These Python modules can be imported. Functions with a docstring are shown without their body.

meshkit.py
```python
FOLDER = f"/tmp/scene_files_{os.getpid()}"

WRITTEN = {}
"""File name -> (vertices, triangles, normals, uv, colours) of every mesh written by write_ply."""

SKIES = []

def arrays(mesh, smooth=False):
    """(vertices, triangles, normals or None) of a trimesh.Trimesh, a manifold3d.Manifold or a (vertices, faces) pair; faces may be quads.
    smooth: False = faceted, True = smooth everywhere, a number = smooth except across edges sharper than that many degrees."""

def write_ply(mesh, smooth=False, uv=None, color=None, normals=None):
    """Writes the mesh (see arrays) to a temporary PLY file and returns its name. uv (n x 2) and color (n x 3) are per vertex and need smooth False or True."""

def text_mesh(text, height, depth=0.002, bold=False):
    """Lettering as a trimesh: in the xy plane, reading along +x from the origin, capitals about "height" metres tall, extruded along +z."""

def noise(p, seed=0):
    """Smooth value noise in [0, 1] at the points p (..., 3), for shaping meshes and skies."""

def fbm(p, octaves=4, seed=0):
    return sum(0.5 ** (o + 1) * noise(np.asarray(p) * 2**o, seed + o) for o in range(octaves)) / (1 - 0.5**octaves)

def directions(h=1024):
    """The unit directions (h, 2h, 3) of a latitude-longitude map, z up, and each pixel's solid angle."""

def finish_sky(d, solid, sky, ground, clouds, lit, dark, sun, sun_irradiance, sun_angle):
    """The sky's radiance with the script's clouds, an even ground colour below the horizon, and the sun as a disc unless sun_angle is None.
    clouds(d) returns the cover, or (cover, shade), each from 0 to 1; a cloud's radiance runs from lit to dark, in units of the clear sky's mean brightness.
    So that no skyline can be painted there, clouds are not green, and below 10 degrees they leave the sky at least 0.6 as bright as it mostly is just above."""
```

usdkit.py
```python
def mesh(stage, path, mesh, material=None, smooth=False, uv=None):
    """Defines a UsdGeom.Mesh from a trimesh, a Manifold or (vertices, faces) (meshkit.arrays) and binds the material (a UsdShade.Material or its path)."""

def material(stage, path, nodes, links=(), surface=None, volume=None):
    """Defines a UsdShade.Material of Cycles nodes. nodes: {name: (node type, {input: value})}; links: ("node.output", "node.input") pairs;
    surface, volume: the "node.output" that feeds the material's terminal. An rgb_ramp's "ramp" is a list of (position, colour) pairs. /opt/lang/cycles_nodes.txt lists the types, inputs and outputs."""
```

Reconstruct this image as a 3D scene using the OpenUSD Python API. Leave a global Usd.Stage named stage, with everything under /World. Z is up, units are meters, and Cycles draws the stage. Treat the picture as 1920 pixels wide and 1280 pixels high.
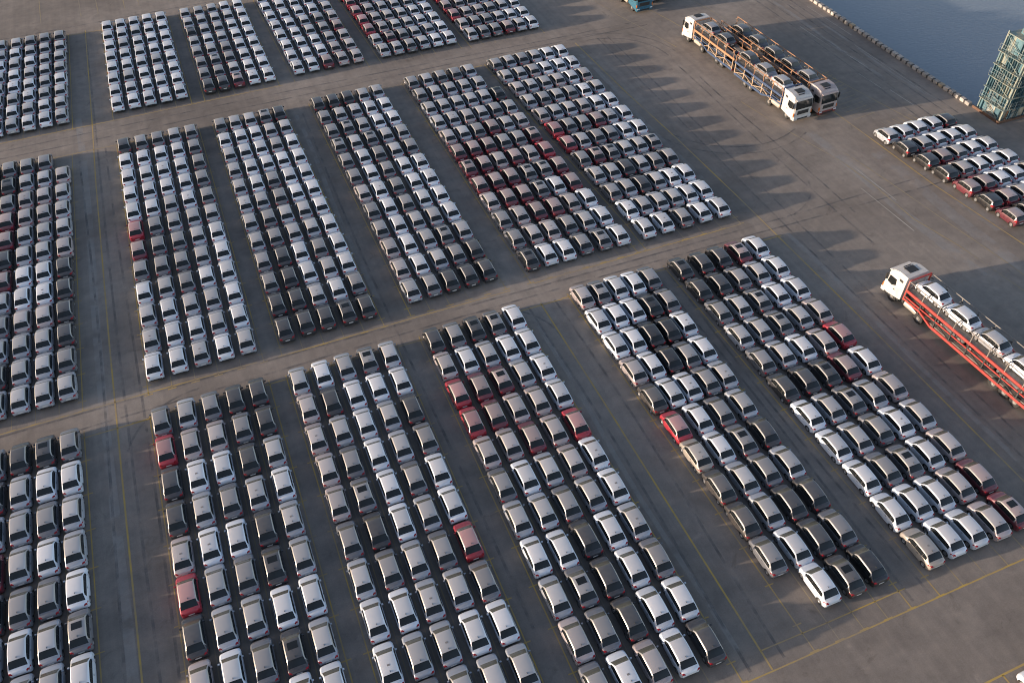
import math, random
import numpy as np
import trimesh
import manifold3d as m3
from scipy.interpolate import PchipInterpolator as PC
from pxr import Usd, UsdGeom, UsdLux, UsdShade, Gf, Sdf, Vt
import usdkit, meshkit

stage = Usd.Stage.CreateInMemory()
UsdGeom.SetStageUpAxis(stage, UsdGeom.Tokens.z)
UsdGeom.SetStageMetersPerUnit(stage, 1.0)
UsdGeom.Xform.Define(stage, '/World')
UsdGeom.Scope.Define(stage, '/World/Looks')

# ------------------------------------------------------------------ camera, sky, sun
EXPOSURE = 1.15
SUN_EL, SUN_AZ = 6.6, 8.0            # degrees; azimuth: sun stands on the -x side, this far towards +y
SKY, SUN = 0.13, 1.05
cam = UsdGeom.Camera.Define(stage, '/World/camera')
f_px, pitch, roll, yaw, cam_h = 1606.85, math.radians(45.693), math.radians(-1.0552), math.radians(21.3163), 67.75
cp, sp, cr, sr, cy, sy = math.cos(pitch), math.sin(pitch), math.cos(roll), math.sin(roll), math.cos(yaw), math.sin(yaw)
fw = np.array([sy * cp, cy * cp, -sp]); rt = np.array([cy, -sy, 0.0]); up = np.cross(rt, fw)
r2, u2 = cr * rt + sr * up, -sr * rt + cr * up
cam.AddTransformOp().Set(Gf.Matrix4d(*r2, 0, *u2, 0, *(-fw), 0, 0, 0, cam_h, 1))
cam.CreateHorizontalApertureAttr(36.0)
cam.CreateVerticalApertureAttr(36.0 * 682 / 1024)
cam.CreateFocalLengthAttr(f_px / 1920 * 36.0)
cam.CreateClippingRangeAttr(Gf.Vec2f(1.0, 10000.0))
cam.CreateExposureAttr(EXPOSURE)

to_sun = np.array([-math.cos(math.radians(SUN_AZ)) * math.cos(math.radians(SUN_EL)), math.sin(math.radians(SUN_AZ)) * math.cos(math.radians(SUN_EL)), math.sin(math.radians(SUN_EL))])
sky_mat = usdkit.material(stage, '/World/Looks/sky', {
    's': ('sky_texture', {'sky_type': 'single_scattering', 'sun_disc': False, 'sun_elevation': math.radians(SUN_EL), 'sun_rotation': math.atan2(to_sun[0], to_sun[1]), 'air_density': 1.0, 'aerosol_density': 1.0, 'ozone_density': 1.6}),
    'h': ('hsv', {'hue': 0.5, 'saturation': 0.92, 'value': 1.0, 'fac': 1.0}),      # thin high veil: the blue is washed out
    't': ('mix', {'mix_type': 'multiply', 'fac': 1.0, 'color2': (1.085, 0.972, 1.0)}),
    'b': ('background_shader', {'strength': SKY})}, [('s.color', 'h.color'), ('h.color', 't.color1'), ('t.color', 'b.color')], surface='b.background')
dome = UsdLux.DomeLight.Define(stage, '/World/sky')
UsdShade.MaterialBindingAPI.Apply(dome.GetPrim()).Bind(sky_mat)
dome.GetPrim().SetCustomDataByKey('kind', 'structure')
sun = UsdLux.DistantLight.Define(stage, '/World/sun')
sun.CreateNormalizeAttr(True); sun.CreateIntensityAttr(SUN); sun.CreateAngleAttr(0.85); sun.CreateColorAttr(Gf.Vec3f(1.0, 0.80, 0.62))
zx = np.cross([0, 0, 1.0], to_sun); zx /= np.linalg.norm(zx); zy = np.cross(to_sun, zx)
sun.AddTransformOp().Set(Gf.Matrix4d(*zx, 0, *zy, 0, *to_sun, 0, 0, 0, 0, 1))

rnd = random.Random(7)

# ------------------------------------------------------------------ helpers
taken = {}
def free(path):
    """The path, with _001, _002 ... where it is taken."""
    n = taken.get(path, -1) + 1
    taken[path] = n
    return path if n == 0 else f'{path}_{n:03d}'
def keys(p, label=None, category=None, group=None, kind=None):
    for k, v in (('label', label), ('category', category), ('group', group), ('kind', kind)):
        if v: p.SetCustomDataByKey(k, v)
    return p
def part(parent, name, mesh, mat, smooth=False, label=None, kind=None):
    m = usdkit.mesh(stage, free(f'{parent}/{name}'), mesh, mat, smooth=smooth)
    keys(m.GetPrim(), label, None, None, kind)
    return str(m.GetPath())
def thing(name, label, category, loc=(0, 0, 0), rot=0.0, group=None, pitch_deg=0.0):
    x = UsdGeom.Xform.Define(stage, free('/World/' + name))
    x.AddTranslateOp().Set(Gf.Vec3d(*map(float, loc)))
    if rot: x.AddRotateZOp().Set(float(rot))
    keys(x.GetPrim(), label, category, group)
    return str(x.GetPath())
def box(sx, sy_, sz, c=(0, 0, 0)):
    b = trimesh.creation.box((sx, sy_, sz)); b.apply_translation(c); return b
def bbox(x0, x1, y0, y1, z0, z1, ch=0.0):
    """A box; ch chamfers its edges."""
    if ch <= 0: return box(x1 - x0, y1 - y0, z1 - z0, ((x0 + x1) / 2, (y0 + y1) / 2, (z0 + z1) / 2))
    P = []
    for x, dx in ((x0, ch), (x1, -ch)):
        for y, dy in ((y0, ch), (y1, -ch)):
            for z, dz in ((z0, ch), (z1, -ch)):
                P += [(x + dx, y + dy, z), (x + dx, y, z + dz), (x, y + dy, z + dz)]
    return trimesh.convex.convex_hull(np.array(P))
def hull(P): return trimesh.convex.convex_hull(np.array(P, float))
def cyl(r, a, b, n=16):
    return trimesh.creation.cylinder(r, segment=np.array([a, b], float), sections=n)
def bar(a, b, w):
    """A square bar between two points."""
    a, b = np.array(a, float), np.array(b, float)
    d = b - a; L = np.linalg.norm(d); d /= L
    s = np.cross(d, [0, 0, 1.0] if abs(d[2]) < .95 else [1.0, 0, 0]); s /= np.linalg.norm(s); t = np.cross(s, d)
    m = trimesh.creation.box((w, w, L)); T = np.eye(4); T[:3, 0], T[:3, 1], T[:3, 2], T[:3, 3] = s, t, d, (a + b) / 2
    if np.linalg.det(T[:3, :3]) < 0: T[:3, 0] *= -1
    m.apply_transform(T); return m
def cat(*ms): return trimesh.util.concatenate(list(ms))
def lathe_x(profile, x, y, z, n=20, flip=False):
    """(radius, x) profile turned round the x axis through (x, y, z)."""
    pr = np.array(profile, float)
    m = trimesh.creation.revolve(pr, sections=n)                    # round z
    v = m.vertices.copy(); m.vertices = np.stack([v[:, 2] * (-1 if flip else 1), v[:, 0], v[:, 1]], 1)
    if flip: m.invert()
    m.apply_translation((x, y, z)); return m

# ------------------------------------------------------------------ materials
def LK(n): return '/World/Looks/' + n
def plain(name, color, rough=0.5, metallic=0.0, vary=0.0, scale=3.0, **kw):
    nodes = {'p': ('principled_bsdf', {'base_color': color, 'roughness': rough, 'metallic': metallic, **kw})}
    links = []
    if vary:
        nodes.update({'g': ('texture_coordinate', {}), 'n': ('noise_texture', {'scale': scale, 'detail': 5.0, 'roughness': 0.65}),
                      'r': ('rgb_ramp', {'ramp': [(0.25, tuple(c * (1 - vary) for c in color)), (0.5, color), (0.78, tuple(min(1, c * (1 + vary)) for c in color))]})})
        links = [('g.object', 'n.vector'), ('n.fac', 'r.fac'), ('r.color', 'p.base_color')]
    return usdkit.material(stage, LK(name), nodes, links, surface='p.BSDF')
def paint(name, color, metallic=0.0, rough=0.38, vary=0.18):
    """Car paint: a coat over a base whose tone differs a little from car to car, under a thin film of dust."""
    nodes = {'o': ('object_info', {}), 'm': ('map_range', {'from_min': 0.0, 'from_max': 1.0, 'to_min': 1 - vary, 'to_max': 1 + vary * .6}),
             'c': ('mix', {'mix_type': 'multiply', 'fac': 1.0, 'color1': color}),
             'g': ('texture_coordinate', {}), 'n': ('noise_texture', {'scale': 1.6, 'detail': 5.0, 'roughness': 0.6}),
             'nz': ('geometry', {}), 'sx': ('separate_xyz', {}), 'up': ('math', {'math_type': 'multiply', 'use_clamp': True}),
             'dm': ('map_range', {'from_min': 0.3, 'from_max': 0.75, 'to_min': 0.01, 'to_max': 0.10}),
             'd': ('mix', {'mix_type': 'mix', 'color2': (0.31, 0.30, 0.305)}),
             'rr': ('map_range', {'from_min': 0.3, 'from_max': 0.7, 'to_min': rough - .1, 'to_max': rough + .12}),
             'p': ('principled_bsdf', {'metallic': metallic, 'coat_weight': 1.0, 'coat_roughness': 0.06, 'specular_ior_level': 0.5})}
    links = [('o.random', 'm.value'), ('m.result', 'c.color2'), ('c.color', 'd.color1'), ('g.object', 'n.vector'), ('n.fac', 'dm.value'),
             ('nz.normal', 'sx.vector'), ('sx.z', 'up.value1'), ('dm.result', 'up.value2'), ('up.value', 'd.fac'),
             ('d.color', 'p.base_color'), ('n.fac', 'rr.value'), ('rr.result', 'p.roughness')]
    return usdkit.material(stage, LK(name), nodes, links, surface='p.BSDF')

PAINT = {
    'W': ('white', paint('paint_white', (0.58, 0.63, 0.70))),  # body bluer than its roof: skylight tint painted into the white
    'S': ('silver', paint('paint_silver', (0.38, 0.405, 0.45), 0.35)),
    'P': ('pinkish silver', paint('paint_pink_silver', (0.41, 0.365, 0.37), 0.3)),
    'G': ('grey', paint('paint_grey', (0.15, 0.156, 0.175), 0.3)),
    'D': ('dark grey', paint('paint_dark_grey', (0.034, 0.034, 0.038), 0.15)),
    'K': ('black', paint('paint_black', (0.009, 0.009, 0.011), 0.1)),
    'R': ('red', paint('paint_red', (0.29, 0.020, 0.034), 0.1)),
    'M': ('maroon', paint('paint_maroon', (0.11, 0.022, 0.033), 0.15)),
    'B': ('brown', paint('paint_brown', (0.055, 0.050, 0.048), 0.25)),
    'T': ('gold', paint('paint_gold', (0.43, 0.385, 0.335), 0.3)),
}
ROOF = {k: paint('roof_film_' + PAINT[k][0].replace(' ', '_'), c, 0.0, 0.45, 0.22) for k, c in {  # dusty film roofs, made paler: sky reflection painted into the colour
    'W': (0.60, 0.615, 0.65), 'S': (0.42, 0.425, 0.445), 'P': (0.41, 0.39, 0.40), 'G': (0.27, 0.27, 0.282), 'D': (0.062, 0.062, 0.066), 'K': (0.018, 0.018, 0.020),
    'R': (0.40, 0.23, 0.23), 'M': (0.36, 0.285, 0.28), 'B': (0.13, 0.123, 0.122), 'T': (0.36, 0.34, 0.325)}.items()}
GLASS = plain('car_glass', (0.012, 0.014, 0.015), 0.06, specular_ior_level=0.5)
FRONTGLASS = plain('windscreen_glass', (0.085, 0.088, 0.078), 0.15)  # paler than the other panes: reflected sky painted into the colour
TRIM = plain('black_trim', (0.018, 0.018, 0.019), 0.55)
TYRE = plain('tyre_rubber', (0.02, 0.02, 0.02), 0.8)
RIM = plain('alloy_rim', (0.24, 0.24, 0.245), 0.4, 0.5)
LENS_R = plain('tail_lamp_lens', (0.25, 0.012, 0.018), 0.2)
LENS_W = plain('head_lamp_lens', (0.55, 0.57, 0.6), 0.1)
SUN_EDGE = plain('sunlit_edge_tone', (0.36, 0.35, 0.335), 0.35, 0.35)  # sunlit roof edge painted in as a paler tone
PLATE = plain('plate_blank', (0.6, 0.6, 0.58), 0.5)
STICKER = plain('roof_film', (0.20, 0.19, 0.19), 0.6)

# ------------------------------------------------------------------ ground, quay, water
asphalt = usdkit.material(stage, LK('asphalt'), {
    'g': ('geometry', {}),
    'big': ('noise_texture', {'scale': 0.045, 'detail': 6.0, 'roughness': 0.62, 'distortion': 0.6}),
    'mid': ('noise_texture', {'scale': 0.55, 'detail': 6.0, 'roughness': 0.7}),
    'fine': ('noise_texture', {'scale': 9.0, 'detail': 4.0, 'roughness': 0.75}),
    'mapv': ('mapping', {'mapping_type': 'point', 'scale': (1.3, 0.035, 1.0)}),
    'nv': ('noise_texture', {'scale': 1.0, 'detail': 4.0, 'roughness': 0.6}),
    'mapu': ('mapping', {'mapping_type': 'point', 'scale': (0.04, 1.1, 1.0)}),
    'nu': ('noise_texture', {'scale': 1.0, 'detail': 4.0, 'roughness': 0.6}),
    'r1': ('rgb_ramp', {'ramp': [(0.30, (0.163, 0.141, 0.123)), (0.48, (0.218, 0.190, 0.167)), (0.68, (0.280, 0.246, 0.216))]}),
    'r2': ('rgb_ramp', {'ramp': [(0.25, (0.78, 0.78, 0.79)), (0.5, (1.0, 1.0, 1.0)), (0.8, (1.22, 1.2, 1.17))]}),
    'r3': ('rgb_ramp', {'ramp': [(0.2, (0.82, 0.82, 0.82)), (0.8, (1.18, 1.18, 1.18))]}),
    'rv': ('rgb_ramp', {'ramp': [(0.25, (0.91, 0.91, 0.91)), (0.5, (1, 1, 1)), (0.75, (1.10, 1.10, 1.09))]}),
    'ru': ('rgb_ramp', {'ramp': [(0.25, (0.95, 0.95, 0.95)), (0.5, (1, 1, 1)), (0.75, (1.05, 1.05, 1.05))]}),
    'x1': ('mix', {'mix_type': 'multiply', 'fac': 1.0}), 'x2': ('mix', {'mix_type': 'multiply', 'fac': 1.0}),
    'x3': ('mix', {'mix_type': 'multiply', 'fac': 1.0}), 'x4': ('mix', {'mix_type': 'multiply', 'fac': 1.0}),
    'oil': ('noise_texture', {'scale': 0.33, 'detail': 7.0, 'roughness': 0.68, 'distortion': 1.2}),
    'ro': ('rgb_ramp', {'ramp': [(0.28, (0.74, 0.735, 0.73)), (0.40, (1, 1, 1)), (0.60, (1, 1, 1)), (0.74, (1.22, 1.21, 1.20))]}),
    'x5': ('mix', {'mix_type': 'multiply', 'fac': 1.0}),
    'bp': ('bump', {'strength': 0.25, 'distance': 0.02}),
    'p': ('principled_bsdf', {'roughness': 0.86, 'specular_ior_level': 0.3})},
    [('g.position', 'big.vector'), ('g.position', 'mid.vector'), ('g.position', 'fine.vector'), ('g.position', 'mapv.vector'), ('g.position', 'mapu.vector'),
     ('mapv.vector', 'nv.vector'), ('mapu.vector', 'nu.vector'), ('big.fac', 'r1.fac'), ('mid.fac', 'r2.fac'), ('fine.fac', 'r3.fac'), ('nv.fac', 'rv.fac'), ('nu.fac', 'ru.fac'),
     ('r1.color', 'x1.color1'), ('r2.color', 'x1.color2'), ('x1.color', 'x2.color1'), ('r3.color', 'x2.color2'), ('x2.color', 'x3.color1'), ('rv.color', 'x3.color2'),
     ('x3.color', 'x4.color1'), ('ru.color', 'x4.color2'), ('g.position', 'oil.vector'), ('oil.fac', 'ro.fac'), ('x4.color', 'x5.color1'), ('ro.color', 'x5.color2'), ('x5.color', 'p.base_color'), ('fine.fac', 'bp.height'), ('bp.normal', 'p.normal')], surface='p.BSDF')

QX, QY = 105.75, 75.2       # quay line, and where the quay turns the corner
g1 = trimesh.Trimesh([(-1500, -1500, 0), (QX, -1500, 0), (QX, 3000, 0), (-1500, 3000, 0)], [(0, 1, 2), (0, 2, 3)])
g2 = trimesh.Trimesh([(QX, -1500, 0), (1500, -1500, 0), (1500, QY, 0), (QX, QY, 0)], [(0, 1, 2), (0, 2, 3)])
gm = usdkit.mesh(stage, '/World/ground', cat(g1, g2), asphalt); keys(gm.GetPrim(), 'dark worn asphalt of the vehicle storage yard', None, None, 'structure')
concrete = plain('quay_concrete', (0.27, 0.255, 0.235), 0.8, vary=0.35, scale=0.8)
qw = usdkit.mesh(stage, '/World/quay_wall', cat(bbox(QX, QX + 0.4, QY + .4, 3000, -6, -0.004), bbox(QX, 1500, QY, QY + .4, -6, -0.004)), concrete)
keys(qw.GetPrim(), 'concrete quay wall dropping to the water', None, None, 'structure')
water = usdkit.material(stage, LK('water'), {
    'g': ('geometry', {}), 'mp': ('mapping', {'mapping_type': 'point', 'rotation': (0, 0, 0.5), 'scale': (0.55, 1.25, 1.0)}),
    'n': ('noise_texture', {'scale': 1.9, 'detail': 4.0, 'roughness': 0.55, 'distortion': 0.3}),
    'n2': ('noise_texture', {'scale': 0.06, 'detail': 3.0}),
    'ad': ('math', {'math_type': 'multiply_add', 'value2': 1.6}),
    'bp': ('bump', {'strength': 0.34, 'distance': 0.14}),
    'p': ('principled_bsdf', {'base_color': (0.205, 0.238, 0.272), 'roughness': 0.16, 'ior': 1.33, 'specular_ior_level': 0.5})},  # base colour lightened to stand for the sky reflected in the water
    [('g.position', 'mp.vector'), ('mp.vector', 'n.vector'), ('mp.vector', 'n2.vector'), ('n2.fac', 'ad.value1'), ('n.fac', 'ad.value3'), ('ad.value', 'bp.height'), ('bp.normal', 'p.normal')], surface='p.BSDF')
wm = usdkit.mesh(stage, '/World/water', trimesh.Trimesh([(QX - 5, QY - 5, -2.6), (3000, QY - 5, -2.6), (3000, 3000, -2.6), (QX - 5, 3000, -2.6)], [(0, 1, 2), (0, 2, 3)]), water)
keys(wm.GetPrim(), 'calm blue harbour water with fine ripples', None, None, 'structure')

# kerb along the quay: light and dark painted concrete blocks
KERB_L = [plain(f'kerb_light_{i}', c, 0.75, vary=0.4, scale=2.5) for i, c in enumerate([(0.37, 0.34, 0.31), (0.28, 0.26, 0.24), (0.32, 0.265, 0.19)])]
KERB_D = plain('kerb_dark', (0.05, 0.047, 0.045), 0.75, vary=0.4, scale=2.5)
kb = thing('quay_kerb', 'row of low concrete kerb blocks in worn white and black along the quay edge', 'kerb', (QX - 0.42, 80.6, 0))
y = 0.0; i = 0
while y < 47:
    l, d = rnd.uniform(.78, .98), rnd.uniform(.26, .42)
    jx = rnd.uniform(-.03, .03)
    part(kb, 'kerb_block', bbox(-.34 + jx, .34 + jx, y, y + l, 0.0, rnd.uniform(.5, .58), .05), KERB_L[rnd.choice((0, 0, 1, 1, 1, 2))])
    part(kb, 'kerb_block', bbox(-.30 + jx, .30 + jx, y + l + .02, y + l + d - .02, 0.0, .46, .04), KERB_D)
    y += l + d; i += 1

# ------------------------------------------------------------------ painted lines
def worn(name, color, wear):
    return usdkit.material(stage, LK(name), {
        'g': ('geometry', {}), 'n': ('noise_texture', {'scale': 1.1, 'detail': 7.0, 'roughness': 0.75}), 'n2': ('noise_texture', {'scale': 0.12, 'detail': 2.0}),
        'ad': ('math', {'math_type': 'add'}), 'm': ('map_range', {'from_min': 0.72 + wear, 'from_max': 1.2 + wear, 'to_min': 0.12, 'to_max': 1.0, 'clamp': True}),
        'x': ('mix', {'mix_type': 'mix', 'color1': (0.215, 0.188, 0.165), 'color2': color}), 'p': ('principled_bsdf', {'roughness': 0.75})},
        [('g.position', 'n.vector'), ('g.position', 'n2.vector'), ('n.fac', 'ad.value1'), ('n2.fac', 'ad.value2'), ('ad.value', 'm.value'), ('m.result', 'x.fac'), ('x.color', 'p.base_color')], surface='p.BSDF')
YEL = worn('yellow_paint', (0.46, 0.31, 0.07), 0.0)
YEL2 = worn('faded_yellow_paint', (0.36, 0.27, 0.11), 0.12)
WHT = worn('faded_white_paint', (0.42, 0.39, 0.34), 0.12)
def strip(pts, w, z=0.004):
    """A painted line through the points, flat on the ground."""
    P = np.array(pts, float); d = np.gradient(P, axis=0); d /= np.linalg.norm(d, axis=1, keepdims=True)
    n = np.stack([-d[:, 1], d[:, 0]], 1) * w / 2
    L, R = P + n, P - n
    v = np.vstack([np.c_[L, np.full(len(P), z)], np.c_[R, np.full(len(P), z)]]); k = len(P)
    f = [(a, k + a, k + a + 1) for a in range(k - 1)] + [(a, k + a + 1, a + 1) for a in range(k - 1)]
    return trimesh.Trimesh(v, f, process=False)
def marking(name, meshes, mat, label):
    m = usdkit.mesh(stage, free('/World/' + name), cat(*meshes), mat); keys(m.GetPrim(), label, None, None, 'structure')

# ------------------------------------------------------------------ car blocks read from the photograph
# name: (u of the first column at the first and last row, u of the last column at the first and last row, v of the first and last row, grid of paints)
def grid(s): return [r.split() for r in s.strip().split('\n')]
BLK = {
 'B1': ('bottom left corner block', (-30.9, -30.9), (-21.75, -21.75), (63.4, 34.0), grid('''D G D D G
D D S W W
G S S G S
D M S W S
G D G G W
D S W S G
S D S S W
W S G W S''')),
 'B2': ('block right of the left aisle', (-13.0, -13.0), (-3.2, -3.2), (63.0, 29.9), grid('''G S G D D
R P P G D
D W W D S
D S G S W
P W W D S
R S G D S
D S S W W
P W G D S
S W S W W''')),
 'B3': ('bottom middle block', (1.07, 1.07), (10.87, 10.87), (63.0, 21.6), grid('''S W S G S
P D W W W
P S W S D
P G W S G
P G W G W
G D W S W
S G S G R
W W S S G
W S S W W
S G S S S
W S W G S''')),
 'B4': ('block left of the centre aisle', (15.95, 15.8), (25.4, 25.55), (63.1, 22.0), grid('''D G D G W
P W S W W
R M M S W
R M P P W
P P M P R
G W S P W
S S G S W
W W D W S
S G D W G
P G D W W
G W P W D''')),
 'B5': ('block right of the centre aisle', (33.95, 34.1), (42.6, 42.35), (63.05, 46.5), grid('''P G W W G
W W W K G
W W K K W
P W K G W
B W W G S''')),
 'B5b': ('block right of the centre aisle', (34.4, 34.8), (41.95, 42.05), (42.4, 22.7), grid('''R W G S
T W G D
B S G S
B S D D
G W D G
- W B K''')),
 'B6': ('bottom right block', (46.9, 47.6), (57.3, 57.45), (63.05, 22.2), grid('''D D D M W
D D G S W
G S G W W
S S G S P
G S W P R
D D D M W
W S G S P
W S G W S
W G G W P
W W W P M
T W W P M''')),
 'M1': ('middle left edge block', (-32.0, -33.2), (-20.75, -21.7), (116.9, 71.6), grid('''D D G G G -
D G D S S P
G D G P P S
D M M P P S
D D M S S S
D G D S S P
G D M W W D
D G S W W D
D D G P P D
G M S S S D
D G D S S G
D D S S S S''')),
 'M2': ('second middle block from the left', (-12.4, -12.9), (-3.15, -3.1), (116.9, 71.2), grid('''D G G S G
W W W W G
W W W W G
W W W W G
W W S W G
R G S S S
M G G S W
G G G S W
W S G W W
S W S S W
S W W S W
W W S W S''')),
 'M3': ('third middle block from the left', (1.1, 1.15), (9.7, 10.6), (116.9, 71.4), grid('''G S S G D
W W W S S
S W W S W
S W W W W
S W G W W
S S G W W
S G S S W
S G S S W
G D W G W
G D W S W
D D S W G
D D D D D''')),
 'M4': ('fourth middle block from the left', (15.6, 16.1), (24.8, 25.5), (117.2, 71.9), grid('''D D D S S
G S S W W
G G S W W
G S G S S
G W G S G
G W G W W
P W G W W
G W G W W
G W S S W
P W S G S
P W S G D
S G D D D''')),
 'M5': ('middle block left of the last', (30.5, 30.55), (39.9, 40.0), (117.6, 113.5), grid('''G S G G S
G S S S S''')),
 'M5b': ('middle block left of the last', (30.6, 30.8), (41.55, 42.9), (109.3, 71.8), grid('''S S S S S K
S S P S G S
P S G M S P
M M M G G M
M M P M P R
M M M G G M
P M M G W M
G P M M P W
G P P G S W
D W W G G W''')),
 'M6': ('last middle block', (44.5, 46.4), (55.8, 57.25), (117.9, 75.9), grid('''G S G S W W
S S P W W W
P S S P W P
S G S G W S
P S S P W W
R G G M S W
R S G G W W
G M G S S G
S S D S G G
G S D S W W
W S S S W W''')),
 'M6b': ('last middle block', (46.5, 46.5), (57.3, 57.3), (71.8, 71.8), grid('W W G W W')),
 'T1': ('top left edge block', (-33.5, -34.1), (-19.8, -20.4), (156.3, 129.1), grid('''D G S S G G G
G D S W S S S
D G W S W S S
G S S W S S S
S D S W W S W
D G S S W S S
G S S W S W S
S D W S W W S''')),
 'T2': ('top block of white cars', (-12.1, -12.4), (-3.2, -3.1), (156.8, 129.5), grid('''W W W W W
W W S W W
W S W W W
W W W W W
W W W S W
W S W W W
W W W W W
W W W W W''')),
 'T3': ('third top block from the left', (1.0, 1.1), (10.1, 10.35), (156.5, 129.5), grid('''S S S W W
S S S S W
D S S W W
S W S W W
G S G W W
G G G W W
G G S W W
D D M W W''')),
 'T4': ('fourth top block from the left', (14.4, 15.2), (24.4, 24.8), (157.0, 129.8), grid('''W W W S S
W W W W S
W W W W S
W W S G P
W W S G M
W W W S P
W W W P P
W W M P P''')),
 'T5': ('fifth top block from the left', (28.5, 29.4), (40.3, 40.7), (157.0, 129.8), grid('''R P S S S S
R P S S W W
R P S P S S
R P S S S W
R P P S W W
R P S S W W
S M G S S W
S S G S W W''')),
 'T6': ('last top block', (43.6, 44.6), (55.1, 55.5), (157.0, 129.4), grid('''M P S S S W
M P S G W W
R P S S S W
R S S S S W
M P S S S W
R P P G S W
P G G S W W
S G G M S W''')),
}
QUAY = ('quayside block', (87.9, 90.2), (97.95, 100.3), (76.6, 55.7), grid('''S W W W K
K S W W W
K M S W W
K P W W W
M M W W S
K M S W W
M K S W W'''))

def cells(spec):
    name, (a0, a1), (b0, b1), (v0, v1), g = spec
    for r, row in enumerate(g):
        t = r / max(1, len(g) - 1)
        a, b, v = a0 + (a1 - a0) * t, b0 + (b1 - b0) * t, v0 + (v1 - v0) * t
        for c, k in enumerate(row):
            if k != '-':
                yield r, c, a + (b - a) * c / max(1, len(row) - 1), v, k

# painted bay lines
lines_y, lines_f = [], []
for key, (nm, (a0, a1), (b0, b1), (v0, v1), g) in BLK.items():
    n = len(g[0]); h = 0.5 * ((b0 - a0) / (n - 1))
    top, bot = v0 + 3.3, v1 - 2.1
    if key in ('B5b', 'M5b', 'M6b'): top = v0 + 2.2
    if key in ('B5', 'M5', 'M6'): bot = v1 - 1.9
    if key[0] == 'B' and v1 < 30 and key not in ('B2',): bot = 19.5
    for c in range(n + 1):
        lw = .11 if c in (0, n) else .09
        p = (a0 - h) + (b0 - a0 + 2 * h) * c / n; q = (a1 - h) + (b1 - a1 + 2 * h) * c / n
        (lines_y if c in (0, n) else lines_f).append(strip([(p, top), (p + (q - p) * .5, (top + bot) / 2), (q, bot)], lw))
        if key[0] in 'BM' and key not in ('B5', 'M5', 'M6'):      # little crosses at the ends of the bays
            lines_y.append(strip([(q - .45, bot + .0), (q, bot), (q + .45, bot)], .12, .008))
    for r in range(len(g)):                                        # short ticks at every row end
        t = r / max(1, len(g) - 1); v = v0 + (v1 - v0) * t - 0.75
        for x in ((a0 - h) + (a1 - a0) * t, (b0 + h) + (b1 - b0) * t):
            if key[0] in 'BM': lines_y.append(strip([(x - .42, v), (x, v), (x + .42, v)], .11, .008))
marking('bay_lines', lines_y, YEL, 'yellow painted outlines and row ticks of the parking blocks')
marking('bay_lines', lines_f, YEL2, 'faded yellow lines between the columns of parked cars')
al = [strip([(-15.9, 160), (-16.5, 128), (-16.9, 112), (-17.35, 79), (-17.5, 55), (-17.6, 30)], .16),
      strip([(29.4, 66), (29.5, 50), (29.5, 19.5)], .16), strip([(59.9, 122), (60.3, 104), (61.0, 90), (61.4, 75), (61.7, 50), (61.7, 19.5)], .16),
      strip([(84.9, 105), (85.9, 86.3), (86.3, 78), (86.7, 67), (88.2, 52.7), (89.6, 40)], .18)]
marking('aisle_lines', al, YEL, 'long yellow lines running down the aisles between the blocks')
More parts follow.
